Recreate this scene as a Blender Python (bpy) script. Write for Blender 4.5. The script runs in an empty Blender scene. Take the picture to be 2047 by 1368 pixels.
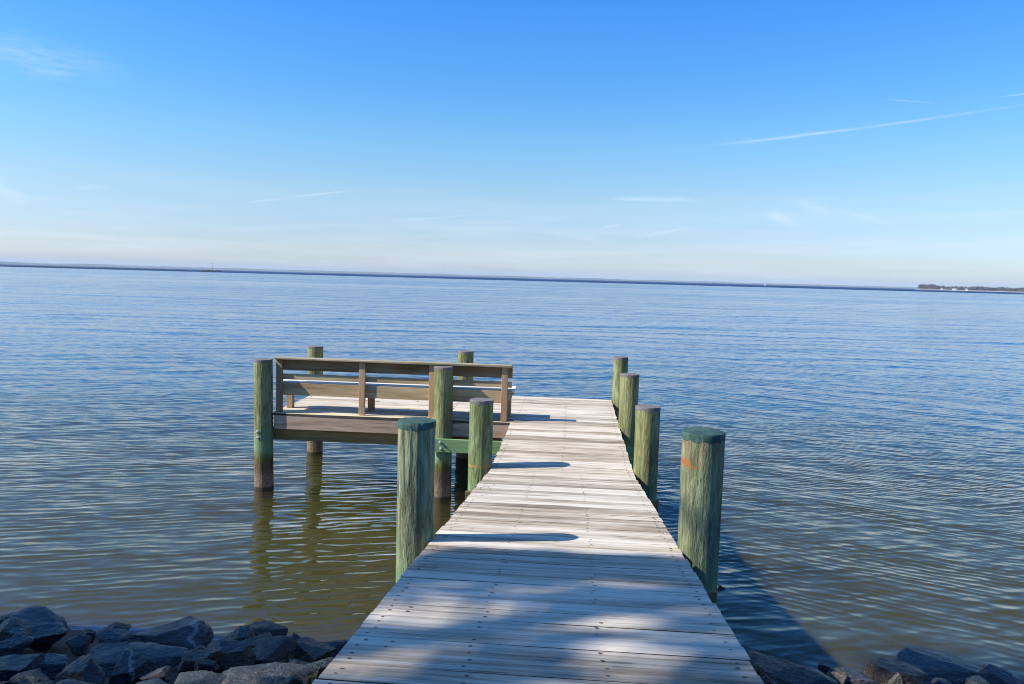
import bpy, bmesh, math, random
from mathutils import Vector, Matrix, noise
R = math.radians
# ------------------------------------------------------------------ camera
scene = bpy.context.scene
COL = scene.collection
cam_data = bpy.data.cameras.new('camera')
cam = bpy.data.objects.new('camera', cam_data)
COL.objects.link(cam)
fw = Vector((-0.07719420876900962, 0.993499919968709, -0.08365980608808121))
rt = Vector((0.9964599502079641, 0.07968129628508903, 0.026804079052819157))
up = Vector((-0.03329597218986828, 0.08129452653467298, 0.9961338154040524))
m = Matrix((rt, up, -fw)).transposed().to_4x4()
m.translation = Vector((0.05520, 0.0, 2.04184))
cam.matrix_world = m
cam_data.sensor_width = 36.0
cam_data.lens = 1534.84 / 2047 * 36.0
cam_data.clip_start = 0.05
cam_data.clip_end = 60000
scene.camera = cam

# ------------------------------------------------------------------ light
SUN_EL, SUN_AZ = 39.6, 16.0          # shadows run towards +X, a little towards +Y
to_sun = Vector((-math.cos(R(SUN_AZ)) * math.cos(R(SUN_EL)), -math.sin(R(SUN_AZ)) * math.cos(R(SUN_EL)), math.sin(R(SUN_EL))))
sd = bpy.data.lights.new('sun', 'SUN')
sd.energy = 5.0
sd.angle = R(0.5)
sd.color = (1.0, 0.92, 0.80)
sun = bpy.data.objects.new('sun', sd)
COL.objects.link(sun)
sun.rotation_euler = to_sun.to_track_quat('Z', 'Y').to_euler()
sun.location = (-20, -10, 30)
scene.view_settings.view_transform = 'Standard'
scene.view_settings.look = 'None'
scene.view_settings.gamma = 1.0
scene.view_settings.use_curve_mapping = False
scene.view_settings.exposure = 0.55

# ------------------------------------------------------------------ node helper
class NT:
    def __init__(s, tree):
        s.t = tree; s.n = tree.nodes; s.l = tree.links
    def node(s, typ, **kw):
        n = s.n.new(typ)
        for k, v in kw.items(): setattr(n, k, v)
        return n
    def put(s, sock, v):
        if isinstance(v, bpy.types.NodeSocket): s.l.new(v, sock)
        elif v is not None:
            if hasattr(sock.default_value, '__len__') and not hasattr(v, '__len__'): v = (v,) * len(sock.default_value)
            if hasattr(sock.default_value, '__len__') and len(sock.default_value) == 4 and len(v) == 3: v = (*v, 1)
            sock.default_value = v
    def math(s, op, a, b=None, c=None, clamp=False):
        n = s.node('ShaderNodeMath', operation=op, use_clamp=clamp)
        s.put(n.inputs[0], a)
        if b is not None: s.put(n.inputs[1], b)
        if c is not None: s.put(n.inputs[2], c)
        return n.outputs[0]
    def vmath(s, op, a, b=None):
        n = s.node('ShaderNodeVectorMath', operation=op)
        s.put(n.inputs[0], a)
        if b is not None: s.put(n.inputs[1], b)
        return n.outputs[0]
    def noise(s, vec, scale=1.0, detail=3.0, rough=0.5, dist=0.0, col=False):
        n = s.node('ShaderNodeTexNoise')
        s.put(n.inputs['Vector'], vec); s.put(n.inputs['Scale'], scale); s.put(n.inputs['Detail'], detail)
        s.put(n.inputs['Roughness'], rough); s.put(n.inputs['Distortion'], dist)
        return n.outputs['Color'] if col else n.outputs['Fac']
    def voro(s, vec, scale=1.0, feature='F1', out='Distance'):
        n = s.node('ShaderNodeTexVoronoi', feature=feature)
        s.put(n.inputs['Vector'], vec); s.put(n.inputs['Scale'], scale)
        return n.outputs[out]
    def ramp(s, fac, stops, interp='LINEAR'):
        n = s.node('ShaderNodeValToRGB')
        s.put(n.inputs[0], fac); cr = n.color_ramp; cr.interpolation = interp
        while len(cr.elements) < len(stops): cr.elements.new(0.5)
        for e, (p, c) in zip(cr.elements, stops):
            e.position = p
            e.color = (*c, 1) if hasattr(c, '__len__') else (c, c, c, 1)
        return n.outputs[0]
    def mix(s, fac, a, b, blend='MIX'):
        n = s.node('ShaderNodeMix', data_type='RGBA', blend_type=blend)
        s.put(n.inputs[0], fac); s.put(n.inputs[6], a); s.put(n.inputs[7], b)
        return n.outputs[2]
    def map(s, v, a, b, c=0.0, d=1.0, smooth=False):
        n = s.node('ShaderNodeMapRange')
        if smooth: n.interpolation_type = 'SMOOTHSTEP'
        s.put(n.inputs[0], v); s.put(n.inputs[1], a); s.put(n.inputs[2], b); s.put(n.inputs[3], c); s.put(n.inputs[4], d)
        return n.outputs[0]
    def comb(s, x, y, z):
        n = s.node('ShaderNodeCombineXYZ')
        s.put(n.inputs[0], x); s.put(n.inputs[1], y); s.put(n.inputs[2], z)
        return n.outputs[0]
    def sep(s, v):
        n = s.node('ShaderNodeSeparateXYZ'); s.put(n.inputs[0], v)
        return n.outputs
    def pos(s):
        return s.node('ShaderNodeNewGeometry').outputs['Position']
    def objc(s):
        return s.node('ShaderNodeTexCoord').outputs['Object']
    def mul(s, v, k): return s.vmath('MULTIPLY', v, k)

# ------------------------------------------------------------------ fast mesh soup for foliage and rubble
def _ico(sub):
    b_ = bmesh.new(); bmesh.ops.create_icosphere(b_, subdivisions=sub, radius=1.0)
    b_.verts.ensure_lookup_table()
    r_ = ([v.co.copy() for v in b_.verts], [tuple(v.index for v in f.verts) for f in b_.faces]); b_.free(); return r_
ICO = {1: _ico(1), 2: _ico(2)}
class Soup:
    def __init__(s): s.v = []; s.f = []
    def add(s, vs, fs):
        o = len(s.v); s.v += [tuple(v) for v in vs]; s.f += [tuple(i + o for i in f) for f in fs]
    def ico(s, sub, mtx, rr=None, jit=0.0):
        vs, fs = ICO[sub]
        s.add([(mtx @ v) + (Vector((rr.uniform(-jit, jit), rr.uniform(-jit, jit), rr.uniform(-jit, jit))) if rr else Vector()) for v in vs], fs)
    def cone(s, a, c, r0, r1, seg=8):
        a, c = Vector(a), Vector(c)
        q = (c - a).to_track_quat('Z', 'Y').to_matrix()
        A = [a + q @ Vector((r0 * math.cos(t), r0 * math.sin(t), 0)) for t in [6.28318 * i / seg for i in range(seg)]]
        B = [c + q @ Vector((r1 * math.cos(t), r1 * math.sin(t), 0)) for t in [6.28318 * i / seg for i in range(seg)]]
        s.add(A + B, [(i, (i + 1) % seg, seg + (i + 1) % seg, seg + i) for i in range(seg)] + [tuple(range(seg))[::-1], tuple(range(seg, 2 * seg))])
    def link(s, name, mat, parent=None):
        me = bpy.data.meshes.new(name); me.from_pydata(s.v, [], s.f); me.materials.append(mat); me.update()
        o = bpy.data.objects.new(name, me); COL.objects.link(o)
        if parent is not None: o.parent = parent
        return o

# ------------------------------------------------------------------ sky
world = bpy.data.worlds.new('World')
scene.world = world
world.use_nodes = True
w = NT(world.node_tree)
for n in list(w.n): w.n.remove(n)
sky = w.node('ShaderNodeTexSky', sky_type='NISHITA')
sky.sun_disc = False
sky.sun_elevation = R(SUN_EL)
sky.sun_rotation = R(270 - SUN_AZ)
sky.altitude = 0
sky.air_density = 1.0
sky.dust_density = 0.6
sky.ozone_density = 2.5
SKY_STRENGTH = 0.106
dirv = w.node('ShaderNodeTexCoord').outputs['Generated']
dx, dy, dz = w.sep(dirv)
el = w.math('MULTIPLY', w.math('ARCSINE', dz), 57.29578)
az = w.math('MULTIPLY', w.math('ARCTAN2', dx, dy), 57.29578)
# thin cirrus, contrails and low wisps: streaky noise held in soft elongated patches of the sky
# (azimuth, elevation, half length, half width, tilt deg, strength, raggedness)
WISPS = [(-35.3, 12.8, 3.8, 0.85, -4, 0.20, 0.8), (-35.3, 11.8, 1.4, 0.5, 10, 0.16, 0.9), (-37.6, 12.6, 2.2, 0.8, 0, 0.12, 0.9),
         (14.6, 4.5, 1.1, 0.33, -18, 0.42, 0.7), (16.6, 5.35, 1.2, 0.28, -18, 0.32, 0.7), (19.7, 4.7, 1.8, 0.12, -16, 0.28, 0.6),
         (5.4, 5.92, 3.0, 0.14, 0, 0.42, 0.6), (-18.5, 5.58, 1.9, 0.05, 9, 0.42, 0.2), (-22.4, 4.9, 1.2, 0.08, 9, 0.3, 0.3),
         (-33.1, 5.06, 0.9, 0.14, 4, 0.3, 0.8), (-37.6, 4.45, 1.0, 0.33, -28, 0.42, 0.8), (-22.0, 3.0, 3.6, 0.13, 5, 0.3, 0.8),
         (-10.4, 4.2, 2.4, 0.05, 6, 0.3, 0.3), (2.6, 3.92, 0.75, 0.07, 10, 0.42, 0.3), (6.6, 3.6, 2.1, 0.08, 12, 0.32, 0.3),
         (0.6, 3.05, 2.6, 0.2, -8, 0.3, 0.8), (-31.2, 1.3, 2.4, 0.22, 3, 0.3, 1.0), (22.0, 11.98, 1.3, 0.03, -9, 0.3, 0.1),
         (28.6, 11.9, 1.4, 0.035, 3, 0.45, 0.1), (19.1, 10.47, 8.3, 0.075, 4.9, 0.36, 0.55), (14.3, 10.05, 3.6, 0.15, 4.9, 0.2, 0.7)]
streak = w.noise(w.comb(w.math('MULTIPLY', az, 0.55), w.math('MULTIPLY', el, 4.5), 0.0), 1.0, 6.0, 0.62, 0.6)
streak = w.map(streak, 0.36, 0.66)
cloud = None
for (a0, e0, hl, hw_, tilt, st, rag) in WISPS:
    c_, s_ = math.cos(R(tilt)), math.sin(R(tilt))
    da = w.math('SUBTRACT', az, a0); de = w.math('SUBTRACT', el, e0)
    u = w.math('MULTIPLY', w.math('ADD', w.math('MULTIPLY', da, c_), w.math('MULTIPLY', de, s_)), 1.0 / hl)
    v = w.math('MULTIPLY', w.math('ADD', w.math('MULTIPLY', da, -s_), w.math('MULTIPLY', de, c_)), 1.0 / hw_)
    g = w.math('POWER', 2.71828, w.math('MULTIPLY', w.math('ADD', w.math('POWER', w.math('ABSOLUTE', u), 4.0), w.math('MULTIPLY', v, v)), -1.0))
    st *= 0.68
    g = w.math('MULTIPLY', g, w.map(streak, 0.0, 1.0, (1 - rag) * st, st))
    cloud = g if cloud is None else w.math('ADD', cloud, g)
# broad pale streaky veil low over the horizon
veil = w.noise(w.comb(w.math('MULTIPLY', az, 0.06), w.math('MULTIPLY', el, 0.9), 3.0), 1.0, 5.0, 0.6, 0.5)
veil = w.math('MULTIPLY', w.map(veil, 0.38, 0.72, 0.0, 0.35), w.map(el, 0.0, 7.0, 1.0, 0.0))
cloud = w.math('ADD', cloud, veil, clamp=True)
elc = w.math('MAXIMUM', el, 0.0)
tint = w.ramp(w.math('MULTIPLY', elc, 1 / 90.0), [(0.0,(0.87,0.94,1.13)),(0.005,(0.87,0.94,1.13)),(0.03,(0.75,0.86,1.12)),(0.064,(0.77,0.91,1.04)),(0.104,(0.63,0.97,1.16)),(0.145,(0.45,0.93,1.3)),(0.222,(0.256,0.875,1.59)),(0.40,(0.26,0.80,1.45)),(0.7,(0.6,0.87,1.2)),(1.0,(0.7,0.9,1.15))])
base = w.mix(1.0, sky.outputs[0], tint, 'MULTIPLY')
bright = w.mix(cloud, base, (6.5, 7.1, 8.0, 1))
bg = w.node('ShaderNodeBackground')
w.put(bg.inputs[0], bright); bg.inputs[1].default_value = SKY_STRENGTH
out = w.node('ShaderNodeOutputWorld')
w.l.new(bg.outputs[0], out.inputs[0])
scene.cycles.use_denoising = True
scene.cycles.denoising_prefilter = 'ACCURATE'
scene.cycles.filter_width = 1.0
scene.cycles.max_bounces = 8
scene.cycles.volume_bounces = 0
scene.cycles.transparent_max_bounces = 16

# ------------------------------------------------------------------ object helpers
def link(name, bm, mats, parent=None, smooth=None):
    me = bpy.data.meshes.new(name)
    bm.to_mesh(me); bm.free()
    for mm in (mats if isinstance(mats, (list, tuple)) else [mats]): me.materials.append(mm)
    if smooth is not None:
        me.polygons.foreach_set('use_smooth', [True] * len(me.polygons))
        if smooth < 180: me.set_sharp_from_angle(angle=R(smooth))
    o = bpy.data.objects.new(name, me)
    COL.objects.link(o)
    if parent is not None: o.parent = parent
    return o
def empty(name, loc, parent=None):
    o = bpy.data.objects.new(name, None); o.empty_display_size = 0.2
    o.location = loc; COL.objects.link(o)
    return o
def tag(o, label=None, cat=None, group=None, kind=None):
    if label: o['label'] = label
    if cat: o['category'] = cat
    if group: o['group'] = group
    if kind: o['kind'] = kind
    return o
def rel(o, parent):
    # keep the world-space mesh in place under a parent that has a location
    o.parent = parent
    o.matrix_parent_inverse = parent.matrix_basis.inverted() if parent.type == 'EMPTY' else Matrix()
    return o
def new_bm():
    bm = bmesh.new()
    bm.loops.layers.float_color.new('rnd')
    return bm
def paint(bm, faces, rc):
    lay = bm.loops.layers.float_color['rnd']
    for f in faces:
        for l in f.loops: l[lay] = rc
def box(bm, x0, x1, y0, y1, z0, z1, bev=0.004, rc=None, seg=1, mat=0):
    r = bmesh.ops.create_cube(bm, size=1.0)
    vs = r['verts']
    for v in vs:
        v.co = Vector(((x0 + x1) / 2 + v.co.x * (x1 - x0), (y0 + y1) / 2 + v.co.y * (y1 - y0), (z0 + z1) / 2 + v.co.z * (z1 - z0)))
    fs = {f for v in vs for f in v.link_faces}
    if bev:
        es = {e for v in vs for e in v.link_edges}
        rr = bmesh.ops.bevel(bm, geom=list(es), offset=bev, segments=seg, affect='EDGES', profile=0.5)
        fs = set(rr['faces']) | {f for f in fs if f.is_valid}
        allv = {v for f in fs for v in f.verts}
        fs = {f for v in allv for f in v.link_faces}
    rc = rc or (random.random(), random.random(), random.random(), 1)
    paint(bm, fs, rc)
    for f in fs: f.material_index = mat
    return fs

# ------------------------------------------------------------------ materials
def mat_new(name):
    mt = bpy.data.materials.new(name); mt.use_nodes = True
    k = NT(mt.node_tree)
    b = k.n['Principled BSDF']
    return mt, k, b
def bump(k, b, h, dist, strength=1.0):
    n = k.node('ShaderNodeBump'); n.inputs['Strength'].default_value = strength
    n.inputs['Distance'].default_value = dist
    k.put(n.inputs['Height'], h); k.l.new(n.outputs[0], b.inputs['Normal'])
def wood(name, axis, c_dark, c_mid, c_light, stain=None, knots=0.5, contrast=1.0, rough=0.8, green=None, SF=17):
    mt, k, b = mat_new(name)
    p = k.pos()
    rnd = k.node('ShaderNodeAttribute', attribute_name='rnd').outputs['Color']
    x, y, z = k.sep(p)
    if axis == 'X': L, A, B = x, y, z
    elif axis == 'Y': L, A, B = y, x, z
    else: L, A, B = z, x, y
    off = k.mul(rnd, (37.0, 53.0, 29.0))
    base = k.comb(L, A, B)
    warp = k.noise(k.vmath('ADD', k.mul(base, (0.9, 5, 5)), off), 1.0, 2.0, 0.5, 0, True)
    wv = k.vmath('ADD', base, k.mul(k.vmath('SUBTRACT', warp, (0.5, 0.5, 0.5)), (0.0, 0.05, 0.05)))
    st = k.noise(k.vmath('ADD', k.mul(wv, (1.3, SF, SF)), off), 1.0, 6.0, 0.66)
    fine = k.noise(k.vmath('ADD', k.mul(wv, (3.0, 120, 120)), off), 1.0, 3.0, 0.6)
    blotch = k.noise(k.vmath('ADD', k.mul(wv, (1.1, 6, 6)), off), 1.0, 3.0, 0.5)
    f = k.math('ADD', k.math('MULTIPLY', st, 0.62), k.math('MULTIPLY', blotch, 0.38))
    f = k.math('ADD', f, k.math('MULTIPLY', k.math('SUBTRACT', fine, 0.5), 0.16))
    rr, rg, rb = k.sep(rnd)
    f = k.math('ADD', f, k.math('MULTIPLY', k.math('SUBTRACT', rr, 0.5), 0.20))
    lo, hi = 0.5 - 0.205 / contrast, 0.5 + 0.17 / contrast
    f = k.map(f, lo, hi)
    c = k.ramp(f, [(0.0, c_dark), (0.42, c_mid), (0.85, c_light), (1.0, tuple(min(1, q * 1.06) for q in c_light))])
    warmth = k.mix(k.math('MULTIPLY', rg, 0.5), c, (1.0, 0.93, 0.84), 'MULTIPLY')
    c = warmth
    if stain:
        sn = k.noise(k.vmath('ADD', k.mul(wv, (0.5, 8, 8)), k.mul(off, 1.7)), 1.0, 4.0, 0.6)
        c = k.mix(k.map(sn, 0.56, 0.72, 0.0, 0.65), c, stain)
    if green:
        gn = k.noise(k.vmath('ADD', k.mul(base, (1.4, 10, 10)), k.mul(off, 2.3)), 1.0, 3.0, 0.6)
        c = k.mix(k.map(gn, 0.45, 0.62, 0.0, 0.7), c, green)
    ckn = k.noise(k.vmath('ADD', k.mul(wv, (1.6, 75, 75)), k.mul(off, 3.1)), 1.0, 2.0, 0.5)
    c = k.mix(k.map(ckn, 0.655, 0.70, 0.0, 0.7), c, tuple(q * 0.3 for q in c_mid))
    if knots:
        kv = k.vmath('ADD', k.mul(base, (1.6, 7.0, 7.0)), off)
        d = k.voro(kv, 1.0)
        cell = k.voro(kv, 1.0, 'F1', 'Color')
        has = k.math('GREATER_THAN', k.sep(cell)[0], 1.0 - knots)
        kn = k.math('MULTIPLY', k.map(d, 0.05, 0.13, 1.0, 0.0, True), has)
        c = k.mix(k.math('MULTIPLY', kn, 0.75), c, tuple(q * 0.35 for q in c_mid))
    k.put(b.inputs['Base Color'], c)
    b.inputs['Roughness'].default_value = rough
    b.inputs['Specular IOR Level'].default_value = 0.3
    h = k.math('ADD', k.math('MULTIPLY', st, 0.6), k.math('MULTIPLY', fine, 0.4))
    bump(k, b, h, 0.004, 0.7)
    return mt

M_deck = wood('weathered_decking', 'X', (0.17, 0.13, 0.09), (0.41, 0.35, 0.27), (0.645, 0.585, 0.49), stain=(0.29, 0.225, 0.16), knots=0.35, contrast=1.25, SF=30)
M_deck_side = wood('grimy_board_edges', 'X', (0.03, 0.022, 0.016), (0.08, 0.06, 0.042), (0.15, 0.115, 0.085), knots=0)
M_deck_g = wood('yellow_green_edge_board', 'X', (0.30, 0.27, 0.16), (0.56, 0.50, 0.34), (0.72, 0.66, 0.48), stain=(0.32, 0.36, 0.14), knots=0.2)  # paler, yellow-green wood for the platform's front board
M_frame = wood('tan_lumber', 'X', (0.19, 0.125, 0.06), (0.39, 0.285, 0.155), (0.54, 0.425, 0.25), stain=(0.22, 0.14, 0.08), knots=0.5)
M_frameY = wood('tan_lumber_lengthwise', 'Y', (0.17, 0.13, 0.09), (0.32, 0.26, 0.19), (0.44, 0.37, 0.28), knots=0.3)
M_post = wood('brown_post_lumber', 'Z', (0.17, 0.09, 0.05), (0.33, 0.20, 0.11), (0.47, 0.32, 0.19), stain=(0.15, 0.07, 0.03), knots=0.25)
M_back = wood('brown_rail_lumber', 'X', (0.085, 0.052, 0.024), (0.18, 0.115, 0.055), (0.28, 0.19, 0.10), stain=(0.10, 0.06, 0.035), knots=0.45)
M_cap = wood('mossy_rail_top', 'X', (0.16, 0.13, 0.08), (0.33, 0.28, 0.20), (0.50, 0.45, 0.35), stain=(0.12, 0.13, 0.05), knots=0.1, green=(0.16, 0.17, 0.07))
M_seat = wood('pale_seat_lumber', 'X', (0.40, 0.37, 0.33), (0.64, 0.60, 0.55), (0.82, 0.79, 0.74), knots=0.2)  # paler than the other bench lumber
M_fascia = wood('pinkish_fascia_lumber', 'X', (0.27, 0.18, 0.125), (0.45, 0.33, 0.24), (0.60, 0.47, 0.365), stain=(0.34, 0.20, 0.15), knots=0.3)
M_beam = wood('brown_beam_lumber', 'X', (0.10, 0.07, 0.028), (0.20, 0.145, 0.062), (0.31, 0.235, 0.11), stain=(0.10, 0.09, 0.04), knots=0.3)
M_green = wood('green_treated_lumber', 'X', (0.11, 0.20, 0.09), (0.18, 0.32, 0.15), (0.27, 0.42, 0.22), stain=(0.17, 0.27, 0.11), knots=0.35)

def plain(name, col, rough=0.6, metal=0.0, var=0.25, scale=30, bmp=0.002):
    mt, k, b = mat_new(name)
    n = k.noise(k.pos(), scale, 4.0, 0.6)
    c = k.mix(k.map(n, 0.3, 0.7, 0.0, 1.0), tuple(q * (1 - var) for q in col), tuple(min(1, q * (1 + var)) for q in col))
    k.put(b.inputs['Base Color'], c)
    b.inputs['Roughness'].default_value = rough; b.inputs['Metallic'].default_value = metal
    if bmp: bump(k, b, n, bmp, 0.6)
    return mt
M_nail = plain('rusty_nail_heads', (0.10, 0.065, 0.05), 0.8, 0.0, 0.4, 60, 0)
M_steel = plain('galvanised_steel', (0.62, 0.63, 0.62), 0.45, 0.6, 0.2, 80)
M_rustbolt = plain('dark_rusty_iron', (0.10, 0.07, 0.06), 0.8, 0.3, 0.4, 60)

def pile_mat(name, c1, c2, c3, deck_z, rust=0.0, band=0.0, olive=0.4):
    """treated round timber: greenish with tan streaks, mint below the deck, brown tide band at the water"""
    mt, k, b = mat_new(name)
    p = k.pos(); o = k.objc()
    rnd = k.node('ShaderNodeObjectInfo').outputs['Random']
    x, y, z = k.sep(p)
    off = k.math('MULTIPLY', rnd, 91.0)
    v = k.comb(k.math('ADD', x, off), y, z)
    wv = k.noise(k.mul(v, (6, 6, 1.5)), 1.0, 2.0, 0.5, 0, True)
    v2 = k.vmath('ADD', v, k.mul(k.vmath('SUBTRACT', wv, (0.5,) * 3), (0.05, 0.05, 0.05)))
    st = k.noise(k.mul(v2, (30, 30, 4.5)), 1.0, 5.0, 0.66, 0.6)
    big = k.noise(k.mul(v2, (5, 5, 1.1)), 1.0, 3.0, 0.55)
    crack = k.noise(k.mul(v2, (52, 52, 7.5)), 1.0, 3.0, 0.6, 1.2)
    f = k.math('ADD', k.math('MULTIPLY', st, 0.62), k.math('MULTIPLY', big, 0.38))
    c = k.ramp(k.map(f, 0.39, 0.61), [(0.0, c1), (0.5, c2), (1.0, c3)])
    ol = k.noise(k.mul(v, (9, 9, 0.7)), 1.0, 3.0, 0.5)
    c = k.mix(k.map(ol, 0.46, 0.66, 0.0, olive), c, (0.23, 0.21, 0.07))
    # mint green lower down where the sun and rain reach less
    zj = k.math('ADD', z, k.math('MULTIPLY', k.math('SUBTRACT', st, 0.5), 0.25))
    c = k.mix(k.map(zj, deck_z - 0.05, deck_z - 0.45, 0.0, 0.75, True), c, (0.165, 0.29, 0.15))
    ck = k.map(crack, 0.58, 0.70, 0.0, 0.6)
    c = k.mix(ck, c, (0.10, 0.10, 0.05))
    if rust:
        rn = k.noise(k.mul(v, (10, 10, 30)), 1.0, 3.0, 0.6)
        zr = k.math('MULTIPLY', k.map(k.math('ABSOLUTE', k.math('SUBTRACT', z, rust)), 0.01, 0.04, 1.0, 0.0), k.map(x, P1X - 0.01, P1X - 0.07, 0.0, 1.0))
        c = k.mix(k.math('MULTIPLY', zr, k.map(rn, 0.42, 0.5)), c, (0.34, 0.12, 0.03))
        tn = k.noise(k.mul(v, (30, 30, 2.0)), 1.0, 3.0, 0.6)
        c = k.mix(k.math('MULTIPLY', k.map(z, 0.92, 1.12, 0.0, 0.85), k.map(tn, 0.46, 0.56)), c, (0.24, 0.14, 0.09))
    if band:
        zb = k.math('ADD', z, k.math('MULTIPLY', k.math('SUBTRACT', big, 0.5), 0.03))
        zr = k.map(k.math('ABSOLUTE', k.math('SUBTRACT', zb, band)), 0.005, 0.02, 0.8, 0.0)
        c = k.mix(zr, c, (0.36, 0.22, 0.08))
    # tide band: olive-black weed edge, brown slime, crusty barnacles at the water
    jag = k.noise(k.mul(v, (22, 22, 6)), 1.0, 4.0, 0.6)
    zt = k.math('ADD', z, k.math('MULTIPLY', k.math('SUBTRACT', jag, 0.5), 0.3))
    c = k.mix(k.map(zt, -0.55, -0.66, 0.0, 1.0), c, (0.10, 0.10, 0.025))
    c = k.mix(k.map(zt, -0.68, -0.76, 0.0, 1.0), c, k.ramp(k.map(jag, 0.35, 0.65), [(0, (0.06, 0.042, 0.025)), (1, (0.17, 0.12, 0.07))]))
    barn = k.voro(v, 70.0)
    bz = k.math('MULTIPLY', k.map(zt, -0.84, -0.95, 0.0, 1.0), k.map(barn, 0.25, 0.55, 1.0, 0.15))
    c = k.mix(bz, c, (0.33, 0.24, 0.15))
    c = k.mix(k.map(z, -1.08, -1.10, 0.0, 0.85), c, (0.03, 0.024, 0.012))
    k.put(b.inputs['Base Color'], c)
    b.inputs['Roughness'].default_value = 0.78
    b.inputs['Specular IOR Level'].default_value = 0.3
    h = k.math('ADD', k.math('MULTIPLY', st, 0.5), k.math('MULTIPLY', crack, -0.5))
    bump(k, b, h, 0.022, 0.9)
    return mt
P1X = 0.878
M_pile = pile_mat('green_treated_pile', (0.075, 0.075, 0.03), (0.17, 0.185, 0.08), (0.30, 0.325, 0.165), 0.0, olive=0.45)
M_pile_band = pile_mat('green_treated_pile_banded', (0.09, 0.11, 0.045), (0.17, 0.23, 0.10), (0.28, 0.34, 0.165), 0.05, band=0.02, olive=0.4)
M_pile_near = pile_mat('pale_green_near_pile', (0.075, 0.09, 0.055), (0.19, 0.23, 0.14), (0.35, 0.37, 0.24), 0.55, olive=0.25)
M_pile_rust = pile_mat('rust_streaked_near_pile', (0.06, 0.075, 0.04), (0.16, 0.20, 0.11), (0.32, 0.34, 0.21), 0.5, rust=0.955, olive=0.3)
M_teal = plain('teal_copper_cap', (0.030, 0.075, 0.062), 0.75, 0.0, 0.6, 18, 0.012)
M_greycap = plain('grey_pile_top', (0.15, 0.135, 0.125), 0.8, 0.0, 0.35, 40, 0.006)

# ------------------------------------------------------------------ pier
random.seed(11)
HW = 0.762                        # half width of the walkway
YK, SL = 7.98, 0.12296            # the ramp meets the level walkway at YK and climbs SL towards the shore
WATER = -1.13
pier = empty('pier', (0, 5.0, 0))
tag(pier, 'weathered grey wooden pier with a sloping walkway, square end platform and green round pilings', 'pier')
def under(o, parent=None):
    return rel(o, parent or pier)

def board(bm, x0, x1, yc, zc, wid, slope, thick=0.036, mat=0):
    """one plank laid across the walkway, top face at zc; slightly cupped and uneven, nail heads in pairs"""
    rc = (random.random(), random.random(), random.random(), 1)
    n = 10
    x0 += random.uniform(-0.007, 0.007); x1 += random.uniform(-0.007, 0.007)
    h = wid / 2; ch = 0.004
    prof = [(-h, -thick), (-h, -ch), (-h + ch, 0), (0, -0.0008), (h - ch, 0), (h, -ch), (h, -thick)]
    ph = random.uniform(0, 6); dz = random.uniform(-0.0018, 0.0018); skew = random.uniform(-0.0012, 0.0012)
    rings = []
    for i in range(n + 1):
        t = i / n; xx = x0 + (x1 - x0) * t
        wy = 0.0012 * math.sin(ph + t * 5) + skew * (t - .5) * 2
        wz = 0.001 * math.sin(ph * 2 + t * 4)
        rings.append([bm.verts.new((xx, yc + a + wy, zc + b_ + wz + dz - slope * a)) for a, b_ in prof])
    fs = []; sides = []
    for i in range(n):
        for j in range(len(prof)):
            k2 = (j + 1) % len(prof)
            fs.append(bm.faces.new((rings[i][j], rings[i][k2], rings[i + 1][k2], rings[i + 1][j])))
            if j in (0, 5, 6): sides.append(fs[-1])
    fs.append(bm.faces.new(rings[0][::-1])); fs.append(bm.faces.new(rings[n]))
    paint(bm, fs, rc)
    for f in fs: f.material_index = mat
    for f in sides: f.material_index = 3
def nail(bm, x, y, z, slope, r=0.0042):
    vs = [bm.verts.new((x + r * 1.5 * math.cos(a), y + r * math.sin(a), z + 0.0012 - slope * r * math.sin(a))) for a in [i * math.pi / 4 for i in range(8)]]
    f = bm.faces.new(vs); f.material_index = 1
    for l in f.loops: l[bm.loops.layers.float_color['rnd']] = (0, 0, 0, 1)
def nails(bm, xs, yc, zc, slope, wid):
    for xn in xs:
        for s in (-1, 1):
            if random.random() < 0.06: continue
            a = s * wid * 0.23 + random.uniform(-0.012, 0.012)
            nail(bm, xn + random.uniform(-0.014, 0.014), yc + a, zc - slope * a, slope, random.uniform(0.0045, 0.0068))

# sloping walkway
PITCH = 0.1426
bm = new_bm()
y = YK - PITCH / 2
while y > -2.6:
    wid = PITCH - random.uniform(0.006, 0.0098)
    zc = SL * (YK - y)
    board(bm, -HW, HW, y, zc, wid, SL)
    nails(bm, (-HW + 0.06, -0.277, 0.207, HW - 0.06), y, zc, SL, wid)
    if random.random() < 0.3: nails(bm, (-HW + random.uniform(0.1, 0.2),), y, zc, SL, wid)
    y -= PITCH
bmesh.ops.recalc_face_normals(bm, faces=bm.faces)
under(link('ramp_decking', bm, [M_deck, M_nail, M_deck_g, M_deck_side]))
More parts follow.
